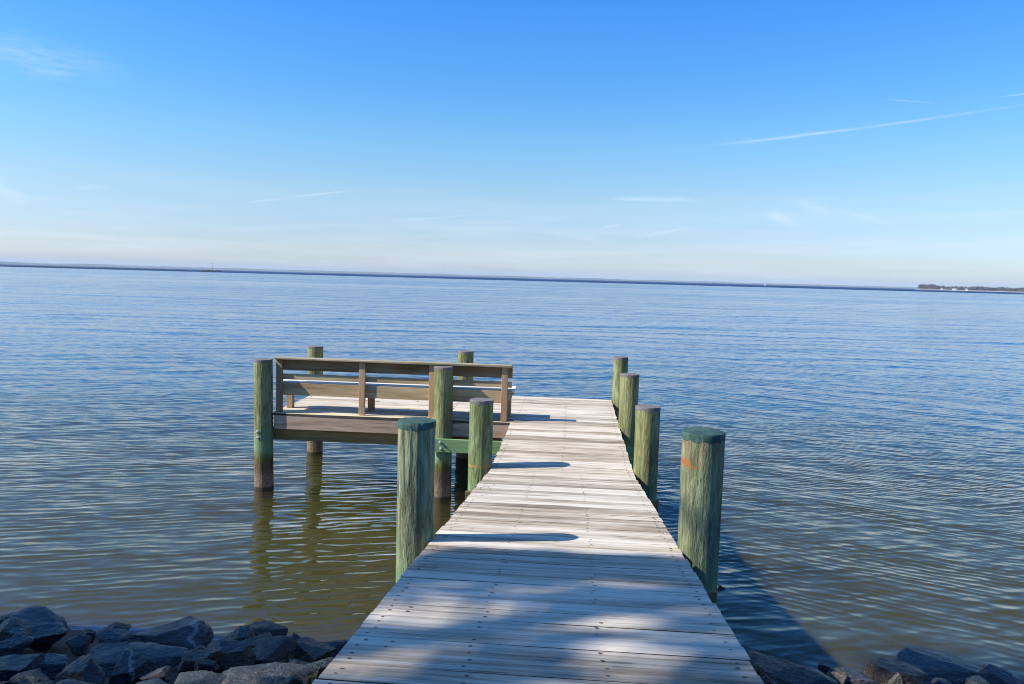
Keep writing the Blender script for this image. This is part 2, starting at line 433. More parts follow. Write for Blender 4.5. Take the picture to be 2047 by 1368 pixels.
# level walkway up to the platform, then the platform that spreads to the left
YP0, YP1, XL = 10.70, 13.10, -4.24
bm = new_bm(); bmp_ = new_bm()
y = YK + PITCH / 2
ypl = []
while y < YP1:
    wid = PITCH - random.uniform(0.006, 0.0098)
    if y < YP0 - 0.02:
        board(bm, -HW, HW, y, 0, wid, 0)
        nails(bm, (-HW + 0.06, 0.0, HW - 0.06), y, 0, 0, wid)
    else: ypl.append((y, wid))
    y += PITCH
bmesh.ops.recalc_face_normals(bm, faces=bm.faces)
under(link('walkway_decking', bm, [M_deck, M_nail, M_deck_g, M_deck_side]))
YP0 = ypl[0][0] - PITCH / 2
for i, (y, wid) in enumerate(ypl):
    xj = random.choice([-1.73, -0.6, -2.4, -3.0])
    if i == 0: xj = -1.42
    mi = 0
    board(bmp_, XL, xj - 0.003, y - (0.0 if i else 0.0), 0, wid, 0, mat=2 if i == 0 else 0)
    board(bmp_, xj + 0.003, HW, y - (0.014 if i == 0 and False else 0.0), 0, wid, 0, mat=2 if i == 0 and xj < -1 and False else 0)
    nails(bmp_, (XL + 0.05, -3.0, -1.73, -0.7, 0.0, HW - 0.06), y, 0, 0, wid)
bmesh.ops.recalc_face_normals(bmp_, faces=bmp_.faces)
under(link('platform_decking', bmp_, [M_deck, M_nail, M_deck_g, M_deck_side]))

def beam(name, dims, mat_, bev=0.005, parent=None):
    bm = new_bm(); box(bm, *dims, bev=bev)
    return under(link(name, bm, mat_), parent)
# fascia boards round the platform
fascia = beam('fascia', (XL + 0.03, -HW - 0.012, YP0 + 0.008, YP0 + 0.046, -0.238, -0.038), M_fascia)
beam('fascia', (XL + 0.012, XL + 0.05, YP0 + 0.052, YP1 - 0.05, -0.238, -0.038), M_frameY)
beam('fascia', (XL + 0.03, HW - 0.02, YP1 - 0.048, YP1 - 0.01, -0.238, -0.038), M_frame)
for yj in [YP0 + 0.45 * i for i in range(1, 5)]:
    beam('joist', (XL + 0.055, HW - 0.05, yj, yj + 0.038, -0.238, -0.039), M_beam)
# stringers under the level walkway and under the ramp
for xs_ in (-HW + 0.02, -0.296, 0.188, HW - 0.058):
    beam('stringer', (xs_, xs_ + 0.038, YK, YP0 + 0.01, -0.238, -0.038), M_frameY)
    bm = new_bm()
    fs = box(bm, xs_, xs_ + 0.038, -2.6, YK - 0.002, -0.238, -0.038, bev=0)
    for v in bm.verts: v.co.z += SL * (YK - v.co.y)
    under(link('stringer', bm, M_frameY))
# cap beams bolted to the piles
beam('cap_beam', (-4.42, -0.9, 10.84, 10.878, -0.43, -0.240), M_beam)
green = beam('cap_beam', (-1.875, 1.02, 10.505, 10.543, -0.43, -0.240), M_green)
green['label'] = 'green treated cross beam bolted to the front of a piling'
beam('cap_beam', (-4.42, 1.02, 12.90, 12.938, -0.43, -0.240), M_beam)
beam('cap_beam', (-1.02, 1.02, 7.95, 7.988, -0.43, -0.240), M_beam)
beam('cap_beam', (-0.98, 0.98, 4.56, 4.598, 0.0, 0.19), M_beam)
beam('cap_beam', (-0.98, 0.98, 4.56, 4.598, -0.42, -0.23), M_beam)

def piling(x, y, top, r, mt, capm, label, bolts=(), seed=0, lean=(0, 0), cap_h=0.03):
    rnd_ = random.Random(seed)
    bm = bmesh.new()
    n = 96; NR = 110; zs = [-2.2 + i * (top + 2.2) / NR for i in range(NR + 1)]
    ph = [rnd_.uniform(0, 6.28) for _ in range(6)]
    def rad(a, z):
        q = r * (1 + 0.018 * math.sin(2 * a + ph[0] + z * .6) + 0.012 * math.sin(3 * a + ph[1] - z) + 0.008 * math.sin(5 * a + ph[2] + 2 * z))
        q *= 1 + 0.02 * (noise.noise(Vector((math.cos(a) * 3, math.sin(a) * 3, z * 2.2 + ph[3]))))
        q *= 1 + 0.012 * (top - z) / 2
        q -= 0.0028 * max(0.0, noise.noise(Vector((math.cos(a) * 11, math.sin(a) * 11, z * 2.6 + ph[4]))) * 1.8 - 0.15)
        q -= 0.003 * max(0.0, noise.noise(Vector((math.cos(a) * 5.5, math.sin(a) * 5.5, z * 0.7 + ph[5]))) - 0.25) * 2
        return q
    rings = []
    for z in zs:
        lx, ly = lean[0] * (z - top), lean[1] * (z - top)
        rings.append([bm.verts.new((lx + rad(2 * math.pi * j / n, z) * math.cos(2 * math.pi * j / n), ly + rad(2 * math.pi * j / n, z) * math.sin(2 * math.pi * j / n), z)) for j in range(n)])
    for i in range(NR):
        for j in range(n):
            bm.faces.new((rings[i][j], rings[i][(j + 1) % n], rings[i + 1][(j + 1) % n], rings[i + 1][j]))
    bm.faces.new(rings[-1])
    o = link('piling', bm, mt, smooth=60)
    o.location = (x, y, 0)
    o.parent = pier; o.matrix_parent_inverse = pier.matrix_basis.inverted()
    o['label'] = label
    # cap: a ragged-edged disc sitting over the top
    bm = bmesh.new()
    prof = [(-cap_h, 1.012), (-0.004, 1.016), (0.004, 1.008), (0.009, 0.99), (0.011, 0.5)]
    prev = None
    for dz, s in prof:
        ring = []
        for j in range(n):
            a = 2 * math.pi * j / n
            rag = (noise.noise(Vector((math.cos(a) * 4, math.sin(a) * 4, ph[4]))) * 0.012 if dz == -cap_h else 0)
            tz = noise.noise(Vector((math.cos(a) * 2 * s, math.sin(a) * 2 * s, ph[5]))) * 0.004
            ring.append(bm.verts.new((rad(a, top) * s * math.cos(a), rad(a, top) * s * math.sin(a), top + dz + rag + tz)))
        if prev:
            for j in range(n): bm.faces.new((prev[j], prev[(j + 1) % n], ring[(j + 1) % n], ring[j]))
        prev = ring
    bm.faces.new(prev)
    c = link('cap', bm, capm, smooth=50); c.parent = o
    for (bx, by, bz, dxx, dyy, bm_) in bolts:
        bolt(bx - x, by - y, bz, (dxx, dyy, 0), bm_, o)
    return o
def bolt(x, y, z, d, mt, parent, inv=None, shank=0.02):
    """washer, hex nut and threaded end pointing along d"""
    bm = bmesh.new()
    q = Vector(d).to_track_quat('Z', 'Y').to_matrix().to_4x4()
    for rr, z0, z1, seg in ((0.026, 0.0, 0.004, 16), (0.017, 0.004, 0.022, 6), (0.008, 0.022, 0.022 + shank, 10)):
        bmesh.ops.create_cone(bm, cap_ends=True, segments=seg, radius1=rr, radius2=rr, depth=z1 - z0,
                              matrix=Matrix.Translation((x, y, z)) @ q @ Matrix.Translation((0, 0, (z0 + z1) / 2)))
    o = link('bolt', bm, mt, smooth=30)
    o.parent = parent
    if inv is not None: o.matrix_parent_inverse = inv
    return o
fB = (0, -1)
piling(-0.868, 4.57, 1.15, 0.112, M_pile_near, M_teal, 'nearest left piling with a teal cap, pale green and textured', seed=1, cap_h=0.034)
piling(P1X, 4.70, 1.13, 0.127, M_pile_rust, M_teal, 'nearest right piling with a teal cap and orange rust marks below the top', seed=2, cap_h=0.036,
       bolts=[(P1X + 0.13, 4.68, 0.17, 1, -0.15, M_rustbolt)])
piling(-0.885, 8.12, 0.72, 0.125, M_pile_band, M_greycap, 'green piling left of the walkway with a thin rusty ring', seed=3)
piling(0.895, 8.22, 0.70, 0.128, M_pile, M_greycap, 'second piling on the right of the walkway, olive green with knots', seed=4)
piling(0.875, 10.64, 0.75, 0.131, M_pile, M_greycap, 'third piling on the right of the walkway, at the corner of the platform', seed=5)
piling(0.895, 13.0, 0.75, 0.128, M_pile, M_greycap, 'farthest piling on the right of the walkway, thinnest looking', seed=6)
piling(-4.385, 10.73, 0.76, 0.132, M_pile, M_greycap, 'leftmost piling at the near corner of the platform', seed=7, lean=(-0.008, 0),
       bolts=[(-4.415, 10.600, -0.27, -0.25, -1, M_steel), (-4.41, 10.600, -0.36, -0.2, -1, M_steel)])
l3 = piling(-1.73, 10.68, 0.755, 0.132, M_pile, M_greycap, 'piling in front of the right part of the bench', seed=8)
piling(-4.39, 13.02, 0.75, 0.134, M_pile, M_greycap, 'piling behind the left end of the bench, at the far corner of the platform', seed=9)
piling(-1.755, 13.08, 0.75, 0.136, M_pile, M_greycap, 'piling behind the right end of the bench, at the far edge of the platform', seed=10)
inv = pier.matrix_basis.inverted()
gb = new_bm(); gb.free()
for xx, zz in ((-1.735, -0.285), (-1.725, -0.375)):
    bolt(xx, 10.504, zz, (0.1, -1, 0), M_steel, green, shank=0.07)

# ------------------------------------------------------------------ bench
bench = empty('bench', (-2.5, 10.95, 0))
tag(bench, 'long wooden bench with a slatted back, seen from behind on the platform', 'bench')
def bpart(name, dims, mt, bev=0.004):
    bm = new_bm(); box(bm, *dims, bev=bev)
    o = link(name, bm, mt); rel(o, bench); return o
BX0, BX1 = -4.215, -0.765
for i, xp in enumerate((-4.155, -2.93, -1.91, -0.87)):
    bpart('post', (xp - 0.044, xp + 0.044, 10.752, 10.799, 0.001, 0.772), M_post)
bpart('rail_cap', (BX0, BX1, 10.715, 10.860, 0.773, 0.803), M_cap, 0.006)
bpart('back_board', (BX0, BX1, 10.800, 10.838, 0.615, 0.771), M_back)
bpart('back_board', (BX0, BX1 - 0.005, 10.800, 10.838, 0.478, 0.560), M_frame)
bm = new_bm()
for y0, y1 in ((10.850, 10.985), (10.992, 11.127), (11.134, 11.268)):
    box(bm, BX0 + 0.01, BX1 + 0.035, y0, y1, 0.400, 0.438, bev=0.004)
rel(link('seat', bm, M_seat), bench)
# aprons: near one with a clipped lower right corner
def apron(y0, y1):
    bm = new_bm()
    top_ = 0.425 if y0 < 11 else 0.398
    pts = [(BX0, top_), (BX0, 0.248), (BX1 - 0.10, 0.248), (BX1, 0.33), (BX1, top_)]
    a = [bm.verts.new((px_, y0, pz)) for px_, pz in pts]; c = [bm.verts.new((px_, y1, pz)) for px_, pz in pts]
    bm.faces.new(a); bm.faces.new(c[::-1])
    for i in range(5): bm.faces.new((a[i], c[i], c[(i + 1) % 5], a[(i + 1) % 5]))
    bmesh.ops.recalc_face_normals(bm, faces=bm.faces)
    paint(bm, bm.faces, (random.random(), random.random(), random.random(), 1))
    rel(link('apron', bm, M_frame), bench)
apron(10.800, 10.838); apron(11.222, 11.258)
for xp in (-4.14, -2.90, -1.88, -0.845):
    bpart('leg', (xp - 0.044, xp + 0.044, 11.130, 11.220, 0.001, 0.398), M_post)
for xp in (-4.14, -2.90, -1.88, -0.845):
    bpart('seat_support', (xp - 0.082, xp - 0.046, 10.840, 11.220, 0.300, 0.398), M_frameY)

# ------------------------------------------------------------------ shore and water
def shore_z(x, y):
    return max(-2.2, -1.24 + 0.36 * (6.45 - y)) if y > -2 else min(1.75, -1.30 + 0.36 * 8.45)
mt, k, b = mat_new('stony_ground')
p = k.pos()
n1 = k.noise(p, 3.0, 6.0, 0.65); n2 = k.noise(p, 22.0, 4.0, 0.6)
k.put(b.inputs['Base Color'], k.mix(n1, k.ramp(n2, [(0.3, (0.008, 0.008, 0.009)), (0.7, (0.04, 0.037, 0.034))]), (0.03, 0.024, 0.018)))
b.inputs['Roughness'].default_value = 0.9
bump(k, b, n2, 0.03)
M_ground = mt
bm = bmesh.new()
nx, ny = 200, 240
gv = []
for j in range(ny + 1):
    row = []
    for i in range(nx + 1):
        x = -40 + 80 * i / nx if i not in () else 0
        y = -34 + 74 * (j / ny)
        z = shore_z(x, y) + 0.05 * noise.noise(Vector((x * 1.5, y * 1.5, 0)))
        row.append(bm.verts.new((x, y, z)))
    gv.append(row)
for j in range(ny):
    for i in range(nx): bm.faces.new((gv[j][i], gv[j][i + 1], gv[j + 1][i + 1], gv[j + 1][i]))
tag(link('ground', bm, M_ground, smooth=180), kind='structure')

mt, k, b = mat_new('bay_water')
p = k.pos()
x, y, z = k.sep(p)
def rot(v, deg):
    c_, s_ = math.cos(R(deg)), math.sin(R(deg))
    a, b2, _ = k.sep(v)
    return (k.math('ADD', k.math('MULTIPLY', a, c_), k.math('MULTIPLY', b2, s_)), k.math('ADD', k.math('MULTIPLY', a, -s_), k.math('MULTIPLY', b2, c_)))
def waves(lx, ly, deg, z0, detail=2.0, rough=0.5, dist=0.3):
    a, c_ = rot(p, deg)
    return k.noise(k.comb(k.math('MULTIPLY', a, 1.0 / lx), k.math('MULTIPLY', c_, 1.0 / ly), z0), 1.0, detail, rough, dist)
left = k.map(x, -1.0, 5.0, 1.0, 0.0, True)       # ripple trains fan out on either side of the pier
right = k.math('SUBTRACT', 1.0, left)
def c0(v, amp): return k.math('MULTIPLY', k.math('SUBTRACT', v, 0.5), amp)
def train(lam, deg, wx, wy, warp, z0, amp, env=(0.35, 0.62), sharp=0.35):
    """slope of one train of ripples: crests along deg, wavelength lam, bent and broken up by noise"""
    a, c_ = rot(p, deg)
    n_ = k.noise(k.comb(k.math('MULTIPLY', a, 1.0 / wx), k.math('MULTIPLY', c_, 1.0 / wy), z0), 1.0, 2.0, 0.55)
    e_ = k.noise(k.comb(k.math('MULTIPLY', a, 0.6 / wx), k.math('MULTIPLY', c_, 0.45 / wy), z0 + 40.0), 1.0, 2.0, 0.55)
    ph = k.math('ADD', k.math('MULTIPLY', c_, 6.28318 / lam), k.math('MULTIPLY', n_, 6.28318 * warp))
    s1 = k.math('SINE', ph)
    s2 = k.math('ADD', s1, k.math('MULTIPLY', k.math('SINE', k.math('MULTIPLY', ph, 2.0)), sharp))
    return k.math('MULTIPLY', s2, k.map(e_, env[0], env[1], amp * 0.1, amp))
def addn(*v):
    r_ = v[0]
    for q_ in v[1:]: r_ = k.math('ADD', r_, q_)
    return r_
patch = k.map(waves(6.0, 3.5, 8, 1.7, 3.0, 0.6), 0.36, 0.64, 0.55, 1.2)
near = k.map(y, 5.8, 9.0, 0.5, 1.0, True)
fadef = k.map(y, 12.0, 30.0, 1.0, 0.5)
fineL = addn(train(0.125, 20, 0.9, 0.45, 2.2, 2.0, 0.15), train(0.19, 12, 1.1, 0.6, 2.0, 4.0, 0.11))
fineR = addn(train(0.125, -24, 0.8, 0.45, 2.2, 6.0, 0.15), train(0.17, 16, 0.8, 0.5, 2.0, 7.0, 0.105))
fine = k.math('MULTIPLY', k.math('ADD', k.math('MULTIPLY', fineL, left), k.math('MULTIPLY', fineR, right)), k.math('MULTIPLY', patch, k.math('MULTIPLY', near, fadef)))
midL = addn(train(0.37, 25, 1.5, 0.8, 2.6, 12.0, 0.075), train(0.25, 6, 1.0, 0.6, 2.4, 14.0, 0.06))
midR = addn(train(0.40, -27, 1.4, 0.8, 2.6, 16.0, 0.075), train(0.26, 9, 1.0, 0.6, 2.4, 18.0, 0.06))
mid = k.math('ADD', k.math('MULTIPLY', midL, left), k.math('MULTIPLY', midR, right))
swell = k.math('ADD', k.math('MULTIPLY', train(1.35, 22, 6.0, 3.0, 2.0, 21.0, 0.05), left), k.math('MULTIPLY', train(1.5, -24, 6.0, 3.0, 2.0, 23.0, 0.05), right))
# farther out the same wind waves run together
far1 = train(3.2, 4, 14.0, 6.0, 2.5, 61.0, 0.065)
far2 = train(8.5, 2, 40.0, 16.0, 2.5, 63.0, 0.065)
far3 = train(24.0, 3, 120.0, 45.0, 2.5, 65.0, 0.065)
rough1 = c0(waves(0.5, 0.14, 4, 71.0, 3.0, 0.6, 0.4), 0.48)
rough2 = c0(waves(2.4, 0.75, 4, 73.0, 3.0, 0.6, 0.4), 0.16)
rough3 = c0(waves(14.0, 4.0, 4, 75.0, 3.0, 0.6, 0.4), 0.16)
sy = addn(fine, mid, swell, k.math('MULTIPLY', far1, k.map(y, 12.0, 35.0, 0.0, 1.0)), k.math('MULTIPLY', far2, k.map(y, 30.0, 90.0, 0.0, 1.0)), k.math('MULTIPLY', far3, k.map(y, 90.0, 260.0, 0.0, 1.0)),
          k.math('MULTIPLY', rough1, near), rough2, k.math('MULTIPLY', rough3, k.map(y, 15.0, 60.0, 0.0, 1.0)))
sx = k.math('ADD', c0(waves(0.20, 0.10, 40, 31.0, 2.0), 0.20), c0(waves(0.7, 0.35, -30, 33.0, 2.0), 0.20))
nrm = k.vmath('NORMALIZE', k.comb(sx, sy, 1.0))
k.l.new(nrm, b.inputs['Normal'])
# turbid bay water: sandy close in, olive by the pier, bluer green off shore with blue added for reflected sky
blot = waves(3.0, 1.2, 10, 41.0, 3.0, 0.6)
bodyc = k.ramp(k.map(y, 5.0, 60.0), [(0.0, (0.110, 0.092, 0.055)), (0.05, (0.068, 0.062, 0.025)), (0.14, (0.052, 0.048, 0.010)), (0.27, (0.022, 0.062, 0.100)), (0.6, (0.014, 0.066, 0.155)), (1.0, (0.016, 0.070, 0.170))])
ddx = k.math('SUBTRACT', x, 2.55); ddy = k.math('SUBTRACT', y, 6.75)
sand = k.math('ADD', k.math('MULTIPLY', k.math('MULTIPLY', ddx, ddx), 5.0), k.math('MULTIPLY', k.math('MULTIPLY', ddy, ddy), 10.0))
sand = k.math('MULTIPLY', k.map(sand, 0.2, 1.4, 0.8, 0.0, True), k.map(blot, 0.35, 0.6, 0.4, 1.0))
bodyc_ = k.mix(sand, bodyc, (0.36, 0.26, 0.14))
k.put(b.inputs['Base Color'], bodyc)
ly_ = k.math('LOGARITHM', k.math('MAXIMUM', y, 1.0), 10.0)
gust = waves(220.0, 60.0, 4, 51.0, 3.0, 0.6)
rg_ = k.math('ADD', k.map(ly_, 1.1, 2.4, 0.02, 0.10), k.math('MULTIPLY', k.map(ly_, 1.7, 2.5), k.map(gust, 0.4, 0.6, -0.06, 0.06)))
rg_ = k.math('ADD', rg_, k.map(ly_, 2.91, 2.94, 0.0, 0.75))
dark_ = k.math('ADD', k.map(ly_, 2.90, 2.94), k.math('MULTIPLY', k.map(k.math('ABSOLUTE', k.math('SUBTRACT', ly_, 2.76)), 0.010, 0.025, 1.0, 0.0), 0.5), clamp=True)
k.put(b.inputs['Base Color'], k.mix(dark_, bodyc_, (0.003, 0.032, 0.105)))  # navy painted into the base colour for the darker reflection of choppy far water
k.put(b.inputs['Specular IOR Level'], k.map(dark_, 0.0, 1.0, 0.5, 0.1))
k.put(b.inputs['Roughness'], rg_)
b.inputs['IOR'].default_value = 1.333
# close in the surface only mirrors the sky and the murky body of the water scatters the light;
# far off the blue-green body also fills in for reflected sky
fr = k.node('ShaderNodeFresnel'); fr.inputs['IOR'].default_value = 1.333; k.l.new(nrm, fr.inputs['Normal'])
gl = k.node('ShaderNodeBsdfGlossy'); gl.inputs['Color'].default_value = (1, 1, 1, 1)
k.put(gl.inputs['Roughness'], rg_); k.l.new(nrm, gl.inputs['Normal'])
trn = k.node('ShaderNodeBsdfTransparent')
m1 = k.node('ShaderNodeMixShader'); bf = k.node('ShaderNodeNewGeometry').outputs['Backfacing']
k.put(m1.inputs[0], k.math('MULTIPLY', fr.outputs[0], k.math('SUBTRACT', 1.0, bf))); k.l.new(trn.outputs[0], m1.inputs[1]); k.l.new(gl.outputs[0], m1.inputs[2])
m2 = k.node('ShaderNodeMixShader'); k.put(m2.inputs[0], k.map(y, 8.5, 22.0, 0.0, 1.0, True))
k.l.new(m1.outputs[0], m2.inputs[1]); k.l.new(b.outputs[0], m2.inputs[2])
mo = k.n['Material Output']; k.l.new(m2.outputs[0], mo.inputs['Surface'])
vs_ = k.node('ShaderNodeVolumeScatter'); va_ = k.node('ShaderNodeVolumeAbsorption'); ad_ = k.node('ShaderNodeAddShader')
vs_.inputs['Color'].default_value = (1.0, 0.92, 0.26, 1); vs_.inputs['Density'].default_value = 0.19
va_.inputs['Color'].default_value = (0.0, 0.05, 0.0, 1); va_.inputs['Density'].default_value = 0.85
k.l.new(vs_.outputs[0], ad_.inputs[0]); k.l.new(va_.outputs[0], ad_.inputs[1]); k.l.new(ad_.outputs[0], mo.inputs['Volume'])
M_water = mt
bm = bmesh.new()
def axis(lo, hi):
    out_ = [0.0]; s_ = 4.0
    while out_[-1] < hi: out_.append(out_[-1] + s_); s_ *= 1.35
    neg = [0.0]; s_ = 4.0
    while -neg[-1] > lo: neg.append(neg[-1] - s_); s_ *= 1.35
    return sorted(set(neg[1:] + out_))
def axis2(lo, hi):
    a = [0.0]; s_ = 4.0
    while a[-1] < hi: a.append(a[-1] + s_); s_ *= 1.35
    c_ = []; q_ = 0.0; s_ = 4.0
    while q_ > lo: q_ -= s_; s_ *= 1.35; c_.append(q_)
    return sorted(c_) + a
xs, ys = axis2(-18000, 18000), axis2(-30, 18000)
gv = [[bm.verts.new((xx, yy + 2.0, WATER)) for xx in xs] for yy in ys]
for j in range(len(ys) - 1):
    for i in range(len(xs) - 1): bm.faces.new((gv[j][i], gv[j][i + 1], gv[j + 1][i + 1], gv[j + 1][i]))
# sides and bottom, so that the water is a closed body
ring = [gv[0][i] for i in range(len(xs))] + [gv[j][-1] for j in range(1, len(ys))] + [gv[-1][i] for i in range(len(xs) - 2, -1, -1)] + [gv[j][0] for j in range(len(ys) - 2, 0, -1)]
low = [bm.verts.new((v.co.x, v.co.y, -3.3)) for v in ring]
for i in range(len(ring)): bm.faces.new((ring[i], low[i], low[(i + 1) % len(ring)], ring[(i + 1) % len(ring)]))
bm.faces.new(low[::-1])
bmesh.ops.recalc_face_normals(bm, faces=bm.faces)
tag(link('water', bm, M_water), kind='structure')

# ------------------------------------------------------------------ rocks along the shore
def rock_mat(name, lo, hi, accent, amt=0.3, vein=False, speck=0.0, rust=0.0):
    mt, k, b = mat_new(name)
    o = k.objc(); rnd = k.node('ShaderNodeObjectInfo').outputs['Random']
    v = k.vmath('ADD', o, k.comb(k.math('MULTIPLY', rnd, 47.0), k.math('MULTIPLY', rnd, 13.0), 0.0))
    n1 = k.noise(v, 7.0, 6.0, 0.65, 0.3); n2 = k.noise(k.mul(v, (1.0, 1.6, 3.0)), 28.0, 5.0, 0.65); n3 = k.noise(v, 3.2, 3.0, 0.6)
    c = k.mix(k.map(n1, 0.32, 0.68), lo, hi)
    c = k.mix(k.map(n2, 0.50, 0.68, 0.0, 0.7), c, tuple(min(1, q * 2.6) for q in hi))
    c = k.mix(k.map(n3, 0.50, 0.62, 0.0, amt), c, accent)
    if speck:
        d = k.voro(v, 42.0)
        c = k.mix(k.math('MULTIPLY', k.map(d, 0.22, 0.36, 1.0, 0.0), k.map(n1, 0.42, 0.55, 0.0, speck)), c, (0.42, 0.38, 0.24))
    if vein:
        a, c2, d2 = k.sep(v)
        pl = k.math('ADD', k.math('ADD', k.math('MULTIPLY', a, 0.9), k.math('MULTIPLY', c2, 0.5)), k.math('MULTIPLY', k.noise(v, 5.0, 4.0, 0.6), 0.22))
        wv = k.math('ABSOLUTE', k.math('SUBTRACT', k.math('FRACT', k.math('MULTIPLY', pl, 3.2)), 0.5))
        c = k.mix(k.math('MULTIPLY', k.map(wv, 0.02, 0.05, 0.85, 0.0), k.map(n3, 0.42, 0.5)), c, (0.55, 0.52, 0.50))
    c = k.mix(1.0, c, (0.36, 0.39, 0.41), 'MULTIPLY')
    k.put(b.inputs['Base Color'], c)
    k.put(b.inputs['Roughness'], k.map(n1, 0.35, 0.65, 0.28, 0.6))
    b.inputs['Specular IOR Level'].default_value = 0.4
    h = k.math('ADD', k.math('MULTIPLY', n1, 0.65), k.math('MULTIPLY', n2, 0.35))
    bump(k, b, h, 0.045, 0.9)
    return mt
RM = {
 'brown': rock_mat('brown_rock', (0.045, 0.032, 0.026), (0.10, 0.07, 0.055), (0.06, 0.03, 0.02)),
 'blue': rock_mat('blue_grey_rock', (0.04, 0.055, 0.07), (0.10, 0.125, 0.145), (0.03, 0.035, 0.04)),
 'blueslab': rock_mat('blue_slab_rock', (0.07, 0.085, 0.10), (0.15, 0.17, 0.185), (0.06, 0.07, 0.08)),
 'pale': rock_mat('pale_pitted_rock', (0.05, 0.055, 0.05), (0.20, 0.20, 0.17), (0.34, 0.33, 0.29), 0.5, speck=0.4),
 'slate': rock_mat('slate_rock', (0.025, 0.03, 0.038), (0.07, 0.08, 0.095), (0.02, 0.02, 0.022)),
 'dark': rock_mat('dark_rock', (0.018, 0.020, 0.024), (0.05, 0.055, 0.062), (0.03, 0.025, 0.02)),
 'grey': rock_mat('grey_layered_rock', (0.04, 0.043, 0.045), (0.115, 0.115, 0.11), (0.07, 0.06, 0.05)),
 'green': rock_mat('greenish_rock', (0.025, 0.034, 0.032), (0.075, 0.09, 0.078), (0.13, 0.13, 0.09), 0.4, speck=0.3),
 'tan': rock_mat('tan_rock', (0.08, 0.065, 0.05), (0.20, 0.165, 0.13), (0.10, 0.06, 0.035)),
 'purple': rock_mat('purple_rock', (0.045, 0.04, 0.055), (0.12, 0.105, 0.14), (0.05, 0.04, 0.05)),
 'red': rock_mat('reddish_rock', (0.045, 0.026, 0.024), (0.10, 0.055, 0.048), (0.035, 0.025, 0.03)),
 'speck': rock_mat('yellow_speckled_rock', (0.04, 0.038, 0.03), (0.12, 0.11, 0.075), (0.05, 0.05, 0.04), speck=0.8),
 'vein': rock_mat('veined_rock', (0.03, 0.038, 0.046), (0.085, 0.10, 0.115), (0.03, 0.03, 0.035), vein=True),
}
